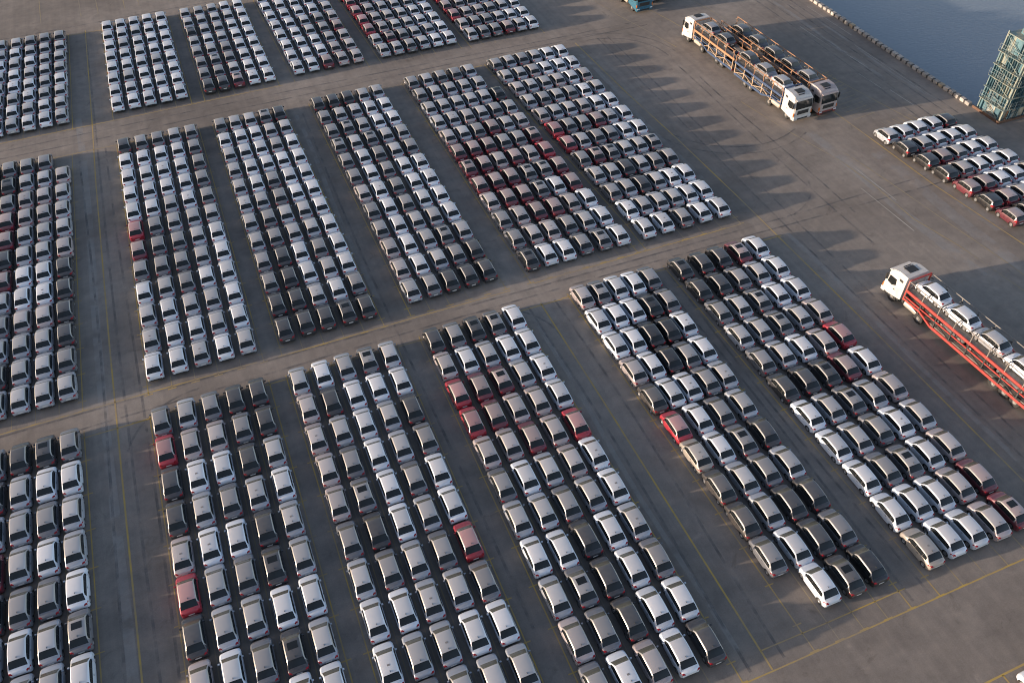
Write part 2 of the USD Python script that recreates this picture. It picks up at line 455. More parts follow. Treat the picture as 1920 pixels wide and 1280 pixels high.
hz = [strip([(x, 65.8), (x + 8, 65.75), (x + 16, 65.7)], .12) for x in (-30, -16, 0, 16, 32, 46)] + \
     [strip([(-34, 69.45), (-20, 69.45), (-2.6, 69.4)], .12), strip([(0, 69.3), (14, 69.4), (27, 69.4)], .11), strip([(30, 69.5), (44, 69.6), (58.6, 69.6)], .11)] + \
     [strip([(-34, 120.3), (-20, 120.2), (-3, 120.2)], .12), strip([(14.5, 120.1), (27, 120.2), (43, 121)], .11), strip([(-34, 127.2), (-10, 127.3), (12, 127.6)], .12), strip([(-34, 159.4), (-10, 159.0), (3, 159.2)], .12)] + \
     [strip([(14, 19.45), (30, 19.4), (45, 19.45), (61.7, 19.5)], .12), strip([(29.5, 21.2), (36, 21.15), (44, 21.2)], .10), strip([(36, 12.2), (44.5, 12.2), (54, 12.3), (70, 12.5)], .16)] + \
     [strip([(x, 12.2), (x, 10), (x, 2)], .14) for x in (46.1, 48.9)]
marking('cross_lines', hz, YEL, 'yellow lines across the ends of the blocks along the driveways')
far = [strip([(x, 166), (x - .1, 172), (x - .3, 186)], .13) for x in (-23, -16.3, -13.4, -8.8, -6.3, -1.2, 2, 8)] + \
      [strip([(74.9, 95), (76.5, 86), (78.9, 76), (79.4, 70), (79.3, 62), (80.8, 55.4), (82, 45)], .14), strip([(80.6, 78), (81.7, 69.8), (82.6, 61), (83.8, 50.7), (84, 47)], .14)] + \
      [strip([(69.9, 135), (71.2, 128), (73, 121), (74.6, 114)], .14), strip([(77.2, 128), (78.4, 123), (79.2, 118.5)], .15), strip([(86, 128), (88.2, 116), (90, 105), (91.6, 97), (93.4, 88), (95, 80)], .13)]
marking('apron_lines', far, YEL2, 'broken yellow guide lines on the apron beside the trucks')
hat = []
for k in range(13):
    v = 84.2 + k * 1.05
    hat.append(strip([(87.2 + .1 * k, v), (89.4 + .1 * k, v + .25), (91.3 + .1 * k, v + .5)], .13, .008))
for k in range(6): hat.append(strip([(91.2 + 1.0 * k, 78.4), (90.8 + 1.0 * k, 80.4), (90.4 + k, 82.2)], .13, .008))
marking('hatched_lines', hat, YEL2, 'worn yellow hatching on the apron before the quayside block')
ws = []
for k, (x, v0_, v1_) in enumerate([(97.5, 112, 104), (98.6, 101, 96), (96.4, 95, 90), (97.6, 89, 84), (101.8, 103, 84), (103.2, 118, 106), (79.6, 74, 66), (77.4, 70, 60)]):
    ws.append(strip([(x, v0_), (x + .15, (v0_ + v1_) / 2), (x + .3, v1_)], .14))
marking('white_lines', ws, WHT, 'rubbed out white lines along the apron by the quay')

TYM = usdkit.material(stage, LK('tyre_marks'), {
    'g': ('geometry', {}), 'n': ('noise_texture', {'scale': 0.5, 'detail': 6.0, 'roughness': 0.7}), 'm': ('map_range', {'from_min': 0.4, 'from_max': 0.66, 'to_min': 0.0, 'to_max': 0.55, 'clamp': True}),
    't': ('transparent_bsdf', {}), 'd': ('principled_bsdf', {'base_color': (0.055, 0.052, 0.052), 'roughness': 0.8}), 'x': ('mix_closure', {})},
    [('g.position', 'n.vector'), ('n.fac', 'm.value'), ('m.result', 'x.fac'), ('t.BSDF', 'x.closure1'), ('d.BSDF', 'x.closure2')], surface='x.closure')
DUST = usdkit.material(stage, LK('dust_film'), {
    'g': ('geometry', {}), 'n': ('noise_texture', {'scale': 0.35, 'detail': 6.0, 'roughness': 0.7}), 'm': ('map_range', {'from_min': 0.42, 'from_max': 0.75, 'to_min': 0.0, 'to_max': 0.55, 'clamp': True}),
    't': ('transparent_bsdf', {}), 'd': ('principled_bsdf', {'base_color': (0.30, 0.285, 0.27), 'roughness': 0.9}), 'x': ('mix_closure', {})},
    [('g.position', 'n.vector'), ('n.fac', 'm.value'), ('m.result', 'x.fac'), ('t.BSDF', 'x.closure1'), ('d.BSDF', 'x.closure2')], surface='x.closure')
def arc(x, y, r, a0, a1, n=14):
    return [(x + r * math.cos(math.radians(a0 + (a1 - a0) * k / n)), y + r * math.sin(math.radians(a0 + (a1 - a0) * k / n))) for k in range(n + 1)]
tm = []
for x, v0_, v1_ in ((-16.2, 160, 30), (-14.9, 120, 30), (-18.6, 118, 34), (12.9, 118, 30), (28.0, 66, 20), (31.2, 66, 20), (44.1, 66, 20), (45.4, 66, 20), (43.3, 120, 70), (63.8, 122, 22), (65.6, 122, 22), (71.5, 110, 60), (73.2, 104, 66), (96.4, 130, 76), (98.3, 130, 76), (100.6, 126, 78), (102.2, 126, 78)):
    ph = rnd.uniform(0, 6); tm.append(strip([(x + .25 * math.sin(ph + t * 5), v0_ + (v1_ - v0_) * t) for t in np.linspace(0, 1, 24)], .26, .002))
for v, x0_, x1_ in ((67.2, -34, 90), (68.9, -34, 90), (123.2, -34, 74), (125.1, -34, 74), (162.5, -34, 40)):
    ph = rnd.uniform(0, 6); tm.append(strip([(x0_ + (x1_ - x0_) * t, v + .3 * math.sin(ph + t * 6)) for t in np.linspace(0, 1, 30)], .26, .0025))
for a in (arc(64, 77, 8.5, -90, -20), arc(62, 112, 10, 0, 90), arc(62, 112, 11.8, 0, 90), arc(72, 96, 12, 200, 300), arc(72, 96, 13.7, 200, 300), arc(-9, 60, 8, 90, 180), arc(22, 60, 7.4, 0, 90)):
    tm.append(strip(a, .25, .003))
marking('tyre_marks', tm, TYM, 'dark tyre tracks along the aisles and driveways')
marking('dust_streaks', [strip([(x + .2 * math.sin(k), v0_ + (v1_ - v0_) * k / 8) for k in range(9)], w_, .0015) for x, v0_, v1_, w_ in
        ((-18.4, 130, 34, .9), (12.0, 118, 72, .6), (27.6, 64, 22, .5), (59.0, 118, 80, .7), (62.9, 66, 24, .6), (88.0, 70, 56, 2.4), (84.6, 76, 48, 1.8), (98.9, 122, 92, .7), (101.5, 112, 84, .5), (79.2, 84, 50, 1.5))], DUST, 'pale dusty streaks worn along the aisles')

# ------------------------------------------------------------------ the car
def spline(table):
    a = np.array(table, float); return PC(a[:, 0], a[:, 1])
class CarShape: pass
SEDAN = CarShape()
SEDAN.y = (-2.0, 2.0)
SEDAN.w = spline([(-2.0, .70), (-1.93, .80), (-1.75, .855), (-1.2, .885), (0, .89), (1.2, .885), (1.65, .86), (1.85, .80), (1.95, .70), (2.0, .58)])
SEDAN.z0 = spline([(-2.0, .40), (-1.9, .24), (-1.5, .14), (1.5, .14), (1.9, .22), (2.0, .34)])
SEDAN.zb = spline([(-2.0, .74), (-1.96, .88), (-1.85, .945), (-1.6, .975), (-1, .985), (0, .965), (1.1, .94), (1.4, .90), (1.7, .80), (1.9, .66), (2.0, .52)])
SEDAN.zr = spline([(-2.0, .76), (-1.96, .915), (-1.85, .99), (-1.64, 1.02), (-1.58, 1.06), (-1.34, 1.255), (-1.12, 1.40), (-1.0, 1.44), (-.5, 1.495), (0, 1.505), (.45, 1.485), (.66, 1.44), (.93, 1.25), (1.18, 1.055), (1.27, .995), (1.6, .92), (1.8, .82), (1.93, .68), (2.0, .55)])
SEDAN.wr = spline([(-2.0, .5), (-1.85, .60), (-1.62, .745), (-1.3, .70), (-1.0, .655), (0, .66), (.6, .65), (1.0, .70), (1.25, .74), (1.7, .66), (2.0, .42)])
SEDAN.rear, SEDAN.front, SEDAN.side = (-1.60, -1.09), (.66, 1.20), [(-1.24, -.80), (-.76, .10), (.14, 1.02)]
SEDAN.axles = (-1.24, 1.26)
HATCH = CarShape()
HATCH.y = (-1.7, 1.75)
HATCH.w = spline([(-1.7, .74), (-1.62, .83), (-1.4, .865), (0, .87), (1.0, .865), (1.4, .84), (1.6, .78), (1.7, .68), (1.75, .56)])
HATCH.z0 = spline([(-1.7, .40), (-1.6, .26), (-1.2, .15), (1.3, .15), (1.65, .24), (1.75, .36)])
HATCH.zb = spline([(-1.7, .90), (-1.66, .96), (-1.5, 1.0), (-1, 1.0), (0, .98), (.9, .955), (1.15, .91), (1.45, .82), (1.65, .68), (1.75, .55)])
HATCH.zr = spline([(-1.7, .93), (-1.66, 1.0), (-1.6, 1.07), (-1.42, 1.30), (-1.27, 1.425), (-1.14, 1.475), (-.5, 1.53), (.1, 1.53), (.4, 1.49), (.52, 1.44), (.8, 1.25), (1.04, 1.07), (1.14, 1.01), (1.4, .93), (1.6, .80), (1.75, .58)])
HATCH.wr = spline([(-1.7, .62), (-1.5, .68), (-1.2, .66), (0, .66), (.5, .65), (.85, .70), (1.1, .73), (1.5, .64), (1.75, .40)])
HATCH.rear, HATCH.front, HATCH.side = (-1.63, -1.25), (.52, 1.06), [(-1.22, -.74), (-.70, -.02), (.02, .90)]
HATCH.axles = (-1.08, 1.08)

def car_meshes(S):
    """The car's shell as one closed loft; its faces are then dealt out to body, glass and wheel housings."""
    marks = sorted({S.y[0], S.y[1], *S.rear, *S.front, *(e for s in S.side for e in s)})
    ys = []
    for a, b in zip(marks[:-1], marks[1:]):
        ys += list(np.linspace(a, b, max(2, int(round((b - a) / .09)) + 1))[:-1])
    ys = np.array(ys + [S.y[1]])
    ends = np.array([S.y[0], S.y[0] + .015, S.y[0] + .05]), np.array([S.y[1] - .05, S.y[1] - .015])
    ys = np.unique(np.round(np.concatenate([ys, *ends]), 4))
    w, z0, zb, zr, wr = (f(ys) for f in (S.w, S.z0, S.zb, S.zr, S.wr))
    g = np.clip((zr - zb) / .45, 0, 1)
    one = np.ones_like(ys)
    k = np.minimum(1, (zb - z0) / .6)
    half = [(0 * one, z0), (.72 * w, z0), (.93 * w, z0 + .03 * k), (.985 * w, z0 + .12 * k), (w * 1.0, z0 + .33 * (zb - z0)), (w * 1.005, z0 + .62 * (zb - z0)), (w * .985, z0 + .86 * (zb - z0)), (w * .955, z0 + .96 * (zb - z0)),
            (w * .93, zb)]
    xb, xt = w * .93, wr + .045
    zt = zr - .015 - .045 * g
    for s in (.33, .64, .92):
        half.append((xb + (xt - xb) * (s ** 1.12), zb + (zt - zb) * s))
    half += [(wr + .008, zr - .030 * g), (wr - .035, zr - .006), (wr * .72, zr + .012), (wr * .38, zr + .022), (0 * one, zr + .026)]
    n = len(half)
    X = np.array([h[0] for h in half]).T; Z = np.array([h[1] for h in half]).T      # stations x n
    ring = [(X[:, j], Z[:, j]) for j in range(n)] + [(-X[:, j], Z[:, j]) for j in range(n - 2, 0, -1)]
    m = len(ring); st = len(ys)
    V = np.stack([np.stack([r[0] for r in ring], 1), np.repeat(ys[:, None], m, 1), np.stack([r[1] for r in ring], 1)], -1).reshape(-1, 3)
    F, cls = [], []
    for i in range(st - 1):
        yc = (ys[i] + ys[i + 1]) / 2
        for j in range(m):
            j2 = (j + 1) % m
            a, b, c, d = i * m + j, i * m + j2, (i + 1) * m + j2, (i + 1) * m + j
            jj = j if j < n - 1 else 2 * (n - 1) - j - 1           # segment counted from the underside
            k = 'body'
            if jj >= n - 4 and S.rear[0] < yc < S.rear[1]: k = 'rear_window'
            if jj >= n - 4 and S.front[0] < yc < S.front[1]: k = 'windscreen'
            if 8 <= jj <= 10:
                for q, (s0, s1) in enumerate(S.side):
                    if s0 < yc < s1: k = f'side_window{q}{"L" if j >= n - 1 else "R"}'
                if k == 'body' and S.side[0][0] < yc < S.side[-1][1]: k = f'pillar{int(yc > (S.side[0][1] + S.side[1][1]) / 2)}{"L" if j >= n - 1 else "R"}'
            if jj >= n - 4 and S.rear[1] < yc < S.front[0]: k = 'roof'
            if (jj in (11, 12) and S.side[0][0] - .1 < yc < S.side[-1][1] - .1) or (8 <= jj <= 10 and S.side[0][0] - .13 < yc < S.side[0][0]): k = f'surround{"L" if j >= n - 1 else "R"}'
            if jj <= 2 : k = 'sill'
            F += [(a, c, b), (a, d, c)]; cls += [k, k]
    for i, flip in ((0, False), (st - 1, True)):                   # end caps
        c = len(V); V = np.vstack([V, [[0, ys[i], (Z[i, 0] + Z[i, -1]) / 2]]])
        for j in range(m):
            a, b = i * m + j, i * m + (j + 1) % m
            F.append((a, b, c) if not flip else (b, a, c)); cls.append('body')
    shell = trimesh.Trimesh(V, F, process=False)
    if shell.volume < 0: shell.invert()
    look = {tuple(np.round(p, 4)): c for p, c in zip(shell.triangles_center, cls)}
    sm = m3.Manifold(m3.Mesh(shell.vertices.astype(np.float32), shell.faces.astype(np.uint32)))
    R = .365
    for ya in S.axles:
        for s in (-1, 1):
            c = m3.Manifold.cylinder(.5, R, R, 28).rotate((0, 90 * s, 0)).translate((.60 * s, ya, .31))
            sm = sm - c
    o = sm.to_mesh(); v, f = np.array(o.vert_properties[:, :3], float), np.array(o.tri_verts)
    groups = {}
    ctr = v[f].mean(1)
    for t, p in zip(f, ctr):
        k = look.get(tuple(np.round(p, 4)))
        if k is None:
            q = v[t]
            ring_ = any(np.all(np.abs(np.hypot(q[:, 1] - ya, q[:, 2] - .31) - R) < 4e-3) or (np.all(np.abs(np.abs(q[:, 0]) - .60) < 2e-3) and abs(p[1] - ya) < R + .01) for ya in S.axles)
            k = f'wheel_housing{int(p[1] > 0)}{int(p[0] > 0)}' if ring_ else ('sill' if p[2] < S.z0(np.clip(p[1], *S.y)) + .02 else 'body')
        groups.setdefault(k, []).append(t)
    out = {}
    for k, t in groups.items():
        mm = trimesh.Trimesh(v, np.array(t), process=False); mm.remove_unreferenced_vertices(); out[k] = mm
    return out

def on_side(S, y, z):
    """Half width of the car's flank at (y, z)."""
    w, z0, zb = float(S.w(y)), float(S.z0(y)), float(S.zb(y))
    t = np.interp((z - z0) / (zb - z0), [0, .33, .62, .86, .96, 1], [.95, 1, 1.005, .985, .955, .93]); return w * t

TYRE_P = [(.20, -.10), (.29, -.105), (.315, -.085), (.32, -.04), (.32, .04), (.315, .085), (.29, .105), (.20, .10)]
RIM_P = [(.0, .065), (.05, .07), (.07, .05), (.15, .045), (.185, .075), (.21, .098), (.212, .06), (.20, -.02)]
def make_car(path, S, paint_mat, dark, roof_mat):
    bright = SUN_EDGE if paint_mat is not PAINT['W'][1] else paint_mat
    """Defines the car as a class prim with its parts."""
    p = stage.CreateClassPrim(path); p.SetTypeName('Xform')
    G = car_meshes(S)
    part(path, 'body', G['body'], paint_mat, smooth=38)
    part(path, 'roof', G['roof'], roof_mat, smooth=38)
    part(path, 'sill', G['sill'], TRIM, smooth=38)
    for k in sorted(G):
        if k.startswith('wheel_housing'): part(path, 'wheel_housing', G[k], TRIM)
    for k in sorted(G):
        if k.startswith('pillar'): part(path, 'window_pillar', G[k], TRIM, smooth=38)
        if k.startswith('surround'): part(path, 'window_surround', G[k], bright, smooth=38)  # strip of painted sunlight along the roof edge; white cars keep body paint
    part(path, 'windscreen', G['windscreen'], FRONTGLASS, smooth=38)
    part(path, 'rear_window', G['rear_window'], GLASS, smooth=38)
    for k in sorted(G):
        if k.startswith('side_window'): part(path, 'side_window', G[k], GLASS, smooth=38)
    for ya in S.axles:
        for s in (-1, 1):
            x = .745 * s
            w = part(path, 'wheel', lathe_x(TYRE_P, x, ya, .32, 20), TYRE, smooth=40)
            r = lathe_x(RIM_P, x, ya, .32, 20, flip=s < 0)
            part(w, 'rim', r, RIM, smooth=30)
    yr, yf = S.y
    for s in (-1, 1):
        zl, lh = (.84, .0) if S is SEDAN else (.90, .10)
        a = yr + .045; b = yr + .36
        part(path, 'tail_lamp', hull([(s * x, y, z) for x, y, z in ((.53, yr - .004, zl - .08), (.53, yr + .03, zl + .075 + lh), (on_side(S, a, zl) + .01, a, zl + .10 + lh), (on_side(S, a, zl) + .02, a - .01, zl - .12),
             (on_side(S, b, zl) + .02, b, zl + .09 + lh), (on_side(S, b, zl) + .02, b, zl - .02), (.5, yr + .2, zl), (.62, yr + .12, zl + .125 + lh))]), LENS_R)
        a = yf - .09; b = yf - .34
        part(path, 'head_lamp', hull([(s * x, y, z) for x, y, z in ((.36, yf - .035, .56), (.38, yf - .10, .66), (on_side(S, a, .58) + .0, a - .06, .58), (on_side(S, b, .66) + .01, b, .74), (on_side(S, b, .64) + .01, b, .64), (.4, yf - .25, .6))]), LENS_W)
        ym = S.front[1] - .33
        part(path, 'mirror', hull([(s * (.86 + x), ym + y, z) for x in (0, .16) for y in (-.05, .06) for z in (.97, 1.10)] + [(s * .82, ym, 1.0)]), paint_mat)
        part(path, 'door_handle', bbox(*sorted((s * (on_side(S, -.35, .86) - .01), s * (on_side(S, -.35, .86) + .02))), -.42, -.24, .85, .88), TRIM)
    part(path, 'rear_bumper', bbox(-.62, .62, yr - .012, yr + .2, .34, .52, .03), TRIM)
    part(path, 'number_plate', bbox(-.25, .25, yr - .02, yr + .05, .59, .70), PLATE)
    part(path, 'grille', bbox(-.40, .40, yf - .12, yf + .005, .38, .52, .03), TRIM)
    part(path, 'roof_aerial', hull([(-.03, S.rear[1] + .12, 1.43), (.03, S.rear[1] + .12, 1.43), (0, S.rear[1] + .13, 1.56), (-.02, S.rear[1] + .36, 1.45), (.02, S.rear[1] + .36, 1.45)]), TRIM)
    if dark == 'film':
        y0 = -.35; part(path, 'roof_label', bbox(-.10, .12, y0 - .1, y0 + .06, float(S.zr(y0)) - .05, float(S.zr(y0)) + .032), STICKER)
    if dark == 'roof':
        y0 = .05; yy = np.linspace(y0 - .32, y0 + .34, 5)
        part(path, 'sunroof', hull([(x, y, float(S.zr(y)) + (.029 if abs(x) < .3 else .026)) for y in yy for x in (-.42, 0, .42)] + [(x, y, 1.46) for y in (y0 - .3, y0 + .3) for x in (-.4, .4)]), GLASS)
    return path

CLASS = {}
for k, (cname, mat) in PAINT.items():
    nm = cname.replace(' ', '_')
    CLASS[k] = [make_car(f'/World/class_{nm}_car', SEDAN, mat, None, ROOF[k]), make_car(f'/World/class_{nm}_car_roof_label', SEDAN, mat, 'film', ROOF[k])]
    if k in 'GDKBM': CLASS[k][1:] = [make_car(f'/World/class_{nm}_car_sunroof', SEDAN, mat, 'roof', ROOF[k])]
for k in 'SWKBMPR':
    cname, mat = PAINT[k]
    CLASS['h' + k] = [make_car(f'/World/class_{cname.replace(" ", "_")}_hatchback', HATCH, mat, None, ROOF[k])]

def place_car(cls, label, loc, rot, group, category='car', name='parked_car'):
    x = UsdGeom.Xform.Define(stage, free('/World/' + name))
    x.AddTranslateOp().Set(Gf.Vec3d(*map(float, loc)))
    if rot: x.AddRotateZOp().Set(float(rot))
    if name == 'parked_hatchback': x.AddScaleOp().Set(Gf.Vec3f(1.12, 1.0, 1.05))
    p = x.GetPrim(); p.GetReferences().AddInternalReference(cls); p.SetInstanceable(True)
    keys(p, label, category, group)

ORD = ['first', 'second', 'third', 'fourth', 'fifth', 'sixth', 'seventh', 'eighth', 'ninth', 'tenth', 'eleventh', 'twelfth']
D_SEDAN, D_HATCH = 1.42, 1.50     # from the rear window to the car's middle
GROUP = 'new cars parked bumper to bumper in the storage yard'
near, rest = [], []
for key, spec in BLK.items():
    for r, c, u, v, k in cells(spec):
        u += rnd.gauss(0, .035); v += D_SEDAN + rnd.gauss(0, .05); rot = rnd.gauss(0, .5)
        if key[0] == 'B':
            rr = r + (5 if key == 'B5b' else 0)
            ncol = len(spec[4][0])
            col = f'{ORD[c]} column' if key != 'B1' else (['far left', 'second left', 'middle', 'second right', 'rightmost'][c] + ' column')
            near.append((k, rr, col, spec[0], u, v, rot))
        else: rest.append((k, u, v, rot))
for k, r, col, bname, u, v, rot in near:
    cls = CLASS[k][1 if rnd.random() < .13 else 0]
    place_car(cls, f'{PAINT[k][0]} car, {ORD[r]} from top, {col}, {bname}', (u, v, 0), rot, GROUP)
for r, c, u, v, k in cells(QUAY):
    place_car(CLASS['h' + k][0], f'{PAINT[k][0]} hatchback, {ORD[c]} from the left in the {ORD[r]} row of the {QUAY[0]}', (u + rnd.gauss(0, .05), v + D_HATCH + rnd.gauss(0, .05), 0), rnd.gauss(-1, .8), GROUP, 'car', 'parked_hatchback')
place_car(CLASS['W'][0], 'white car alone behind the yellow line in the bottom right corner', (47.55, 9.75, 0), 0, None)

pi = UsdGeom.PointInstancer.Define(stage, '/World/far_cars')
keys(pi.GetPrim(), 'rows of parked cars filling the middle and top blocks of the yard', 'cars', None, 'stuff')
protos = sorted({k for k, *_ in rest}); paths = []
for k in protos:
    for j in (0, 1):
        q = UsdGeom.Xform.Define(stage, f'/World/far_cars/{PAINT[k][0].replace(" ", "_")}_car' + ('' if j == 0 else '_001'))
        q.GetPrim().GetReferences().AddInternalReference(CLASS[k][j]); paths.append(q.GetPath())
pi.CreatePrototypesRel().SetTargets(paths)
pi.CreateProtoIndicesAttr(Vt.IntArray([protos.index(k) * 2 + (1 if rnd.random() < .13 else 0) for k, *_ in rest]))
pi.CreatePositionsAttr(Vt.Vec3fArray([Gf.Vec3f(u, v, 0) for _, u, v, _ in rest]))
pi.CreateOrientationsAttr(Vt.QuathArray([Gf.Quath(math.cos(math.radians(a / 2)), 0, 0, math.sin(math.radians(a / 2))) for *_, a in rest]))

# ------------------------------------------------------------------ car carriers
TWR = plain('truck_rosy_white', (0.36, 0.31, 0.305), 0.4, vary=0.2, scale=1.5, coat_weight=0.4)
TW = plain('truck_white', (0.48, 0.465, 0.445), 0.4, vary=0.2, scale=1.5, coat_weight=0.4)
TDARK = plain('truck_chassis', (0.03, 0.03, 0.032), 0.6, vary=0.3)
TBLUE = plain('truck_blue', (0.035, 0.062, 0.125), 0.5, vary=0.3)
TTEAL = plain('truck_teal', (0.025, 0.10, 0.155), 0.45, vary=0.25)
TGREY = plain('truck_grey', (0.30, 0.32, 0.36), 0.45, vary=0.2)
TRED = plain('truck_red', (0.34, 0.045, 0.038), 0.5, vary=0.3)
TRUST = plain('truck_red_brown', (0.16, 0.035, 0.028), 0.6, vary=0.4)
TORANGE = plain('truck_orange', (0.33, 0.175, 0.095), 0.5, vary=0.35)
TSTEEL = plain('deck_steel', (0.20, 0.185, 0.17), 0.6, vary=0.4)
TTANK = plain('tank_alloy', (0.42, 0.39, 0.34), 0.4, 0.3)
HUB = plain('wheel_hub', (0.26, 0.25, 0.235), 0.45, 0.3)
TWP = [(.22, -.16), (.46, -.165), (.50, -.12), (.50, .12), (.46, .165), (.22, .16)]
THP = [(0, .10), (.08, .13), (.11, .06), (.18, .05), (.22, .10), (.235, .12), (.23, 0)]
TTAN = plain('rack_tan', (0.40, 0.285, 0.19), 0.6, vary=0.4)

TK = 1.27
LENS_O = plain('indicator_lens', (0.50, 0.13, 0.03), 0.25)
def truck(name, label, x, y, heading, L, cab_mat, frame, rail, top_rail, cargo=(), lower=(), group=None, axles=None, cargo_name='', hi=2.25, bumper=None, post=None):
    """A car carrier; local +y is forward, the front stands at y = 0 and the tail at y = -L."""
    t = thing(name, label, 'truck', (x, y, 0), heading, group)
    UsdGeom.Xformable(stage.GetPrimAtPath(t)).AddScaleOp().Set(Gf.Vec3f(TK, TK, TK)); L = L / TK
    post = post or TTAN
    W = 1.27
    cab = part(t, 'cab', hull([(s * a, b, c) for s in (-1, 1) for a, b, c in
        ((W, -.14, .62), (W - .16, -.02, .62), (W, -.16, 1.6), (W - .16, -.04, 1.6), (W - .02, -.36, 2.75), (W - .18, -.26, 2.75), (W - .16, -.62, 3.08), (W - .3, -.55, 3.08), (W - .12, -1.2, 3.28), (W - .12, -2.2, 3.28), (W, -2.25, 3.08), (W, -.7, 2.9), (W, -2.25, .85), (W, -.6, .55))]), cab_mat, smooth=20)
    part(cab, 'roof_hatch', bbox(-.52, .52, -1.75, -.95, 3.2, 3.315, .03), TRIM)
    part(cab, 'roof_vent', bbox(-.30, .55, -.80, -.70, 3.1, 3.2, .02), TRIM)
    part(t, 'windscreen', hull([(s * a, b, c) for s in (-1, 1) for a, b, c in ((1.12, -.022, 1.72), (1.05, -.20, 2.68), (1.12, -.30, 1.72), (1.05, -.45, 2.68))]), GLASS)
    part(t, 'sun_visor', hull([(s * a, b, c) for s in (-1, 1) for a, b, c in ((1.1, -.10, 2.72), (1.1, -.12, 2.82), (1.06, -.45, 2.9), (1.06, -.4, 2.72))]), cab_mat)
    part(t, 'grille', bbox(-.78, .78, -.2, .0, 1.02, 1.50, .03), TRIM)
    part(t, 'bumper', bbox(-1.24, 1.24, -.55, .06, .36, .78, .06), bumper or cab_mat)
    part(t, 'bumper_grille', bbox(-.7, .7, -.2, .075, .45, .62), TRIM)
    for s in (-1, 1):
        part(t, 'head_lamp', bbox(*sorted((s * .80, s * 1.2)), -.2, .075, .64, .76, .01), LENS_W)
        part(t, 'side_window', hull([(s * a, b, c) for a in (1.0, W + .012) for b, c in ((-.42, 1.72), (-.50, 2.45), (-1.28, 2.45), (-1.36, 1.85), (-.95, 1.62))]), GLASS)
        part(t, 'side_vent', bbox(*sorted((s * 1.1, s * (W + .012))), -1.95, -1.55, 2.55, 2.78), TRIM)
        part(t, 'door_handle', bbox(*sorted((s * 1.1, s * (W + .02))), -1.42, -1.22, 1.35, 1.43), TRIM)
        part(t, 'mirror', bbox(*sorted((s * (W + .06), s * (W + .24))), -.34, -.18, 1.85, 2.55, .04), TRIM)
        part(t, 'step', bbox(*sorted((s * .95, s * (W + .03))), -.72, -.42, .42, .60, .02), TRIM)
        part(t, 'indicator_lamp', bbox(*sorted((s * 1.10, s * (W + .015))), -.16, -.05, .9, 1.3, .01), LENS_O)
        part(t, 'fuel_tank', cyl(.34, (s * .86, -2.75, .75), (s * .86, -4.25, .75), 18), TTANK, smooth=40)
        part(t, 'wheel_arch', cat(*[bar((s * 1.05, -1.35 + .62 * math.cos(a), .52 + .62 * math.sin(a)), (s * 1.05, -1.35 + .62 * math.cos(a + .4), .52 + .62 * math.sin(a + .4)), .24) for a in np.arange(.15, 2.8, .37)]), TRIM)
    ax = axles or [-1.35, -4.6, -L + 3.3, -L + 2.2]
    for ya in ax:
        for s in (-1, 1):
            w = part(t, 'wheel', lathe_x(TWP, s * 1.08, ya, .5, 20), TYRE, smooth=40)
            part(w, 'hub', lathe_x(THP, s * 1.10, ya, .5, 18, flip=s < 0), HUB, smooth=40)
    part(t, 'chassis', cat(bbox(-.5, .5, -L + .3, -.6, .55, .82), bbox(-1.0, 1.0, -2.7, -2.3, .6, 1.2)), TDARK)
    d0 = -2.55
    for s in (-1, 1):
        part(t, 'wheel_track', bbox(*sorted((s * .42, s * 1.12)), -L, d0, .86, .92), TSTEEL)
        part(t, 'wheel_track', bbox(*sorted((s * .42, s * 1.12)), -L, d0 - .1, hi - .06, hi), TSTEEL)
        part(t, 'lower_rail', cat(bbox(*sorted((s * 1.14, s * 1.26)), -L, -5.9, .60, .86, .02), bar((s * 1.2, -5.95, .74), (s * 1.2, -4.55, 1.24), .17), bbox(*sorted((s * 1.14, s * 1.26)), -4.55, d0, 1.14, 1.32, .02)), frame)
        part(t, 'middle_rail', bbox(*sorted((s * 1.15, s * 1.25)), -L, d0, 1.50, 1.60), frame)
        part(t, 'upper_rail', bbox(*sorted((s * 1.14, s * 1.28)), -L - .2, d0, hi - .22, hi + .04, .02), rail)
        n = max(4, int((L - 3) / 1.55))
        for q in range(n + 1):
            yy = d0 - .06 + (-L + .1 - d0) * q / n
            part(t, 'post', bar((s * 1.2, yy, .8), (s * 1.2, yy, hi - .2), .11), post)
        for q in range(n):
            ya_, yb_ = d0 - .06 + (-L + .1 - d0) * q / n, d0 - .06 + (-L + .1 - d0) * (q + 1) / n
            part(t, 'brace', bar((s * 1.2, ya_, .9 if q % 2 else 1.5), (s * 1.2, yb_, 1.5 if q % 2 else .9), .07), post)
        part(t, 'hand_rail', cat(*[cyl(.042, a, b, 6) for a, b in [((s * 1.24, d0, hi + .95), (s * 1.24, -L, hi + .95))] + [((s * 1.24, d0 + (-L - d0) * q / n, hi), (s * 1.24, d0 + (-L - d0) * q / n, hi + .95)) for q in range(n + 1)]]), top_rail)
    nc = max(4, int(L / 1.4))
    for q in range(nc + 1):
        yy = d0 - .1 + (-L + .2 - d0) * q / nc
        part(t, 'cross_member', bbox(-1.14, 1.14, yy - .06, yy + .06, hi - .17, hi - .065), frame)
    for q in range(n + 1):
        yy = d0 - .3 + (-L + .6 - d0) * q / n
        part(t, 'hoop', cat(*[bar((1.22 * math.cos(b), yy, hi + .55 + .42 * math.sin(b)), (1.22 * math.cos(b + .45), yy, hi + .55 + .42 * math.sin(b + .45)), .07) for b in (0, .45, 2.24, 2.69)]), post)
    part(t, 'head_frame', cat(bar((-1.2, d0 + .02, 1.1), (-1.2, d0 + .02, hi + 1.0), .12), bar((1.2, d0 + .02, 1.1), (1.2, d0 + .02, hi + 1.0), .12), bar((-1.2, d0 + .02, hi + 1.0), (1.2, d0 + .02, hi + 1.0), .12)), rail)
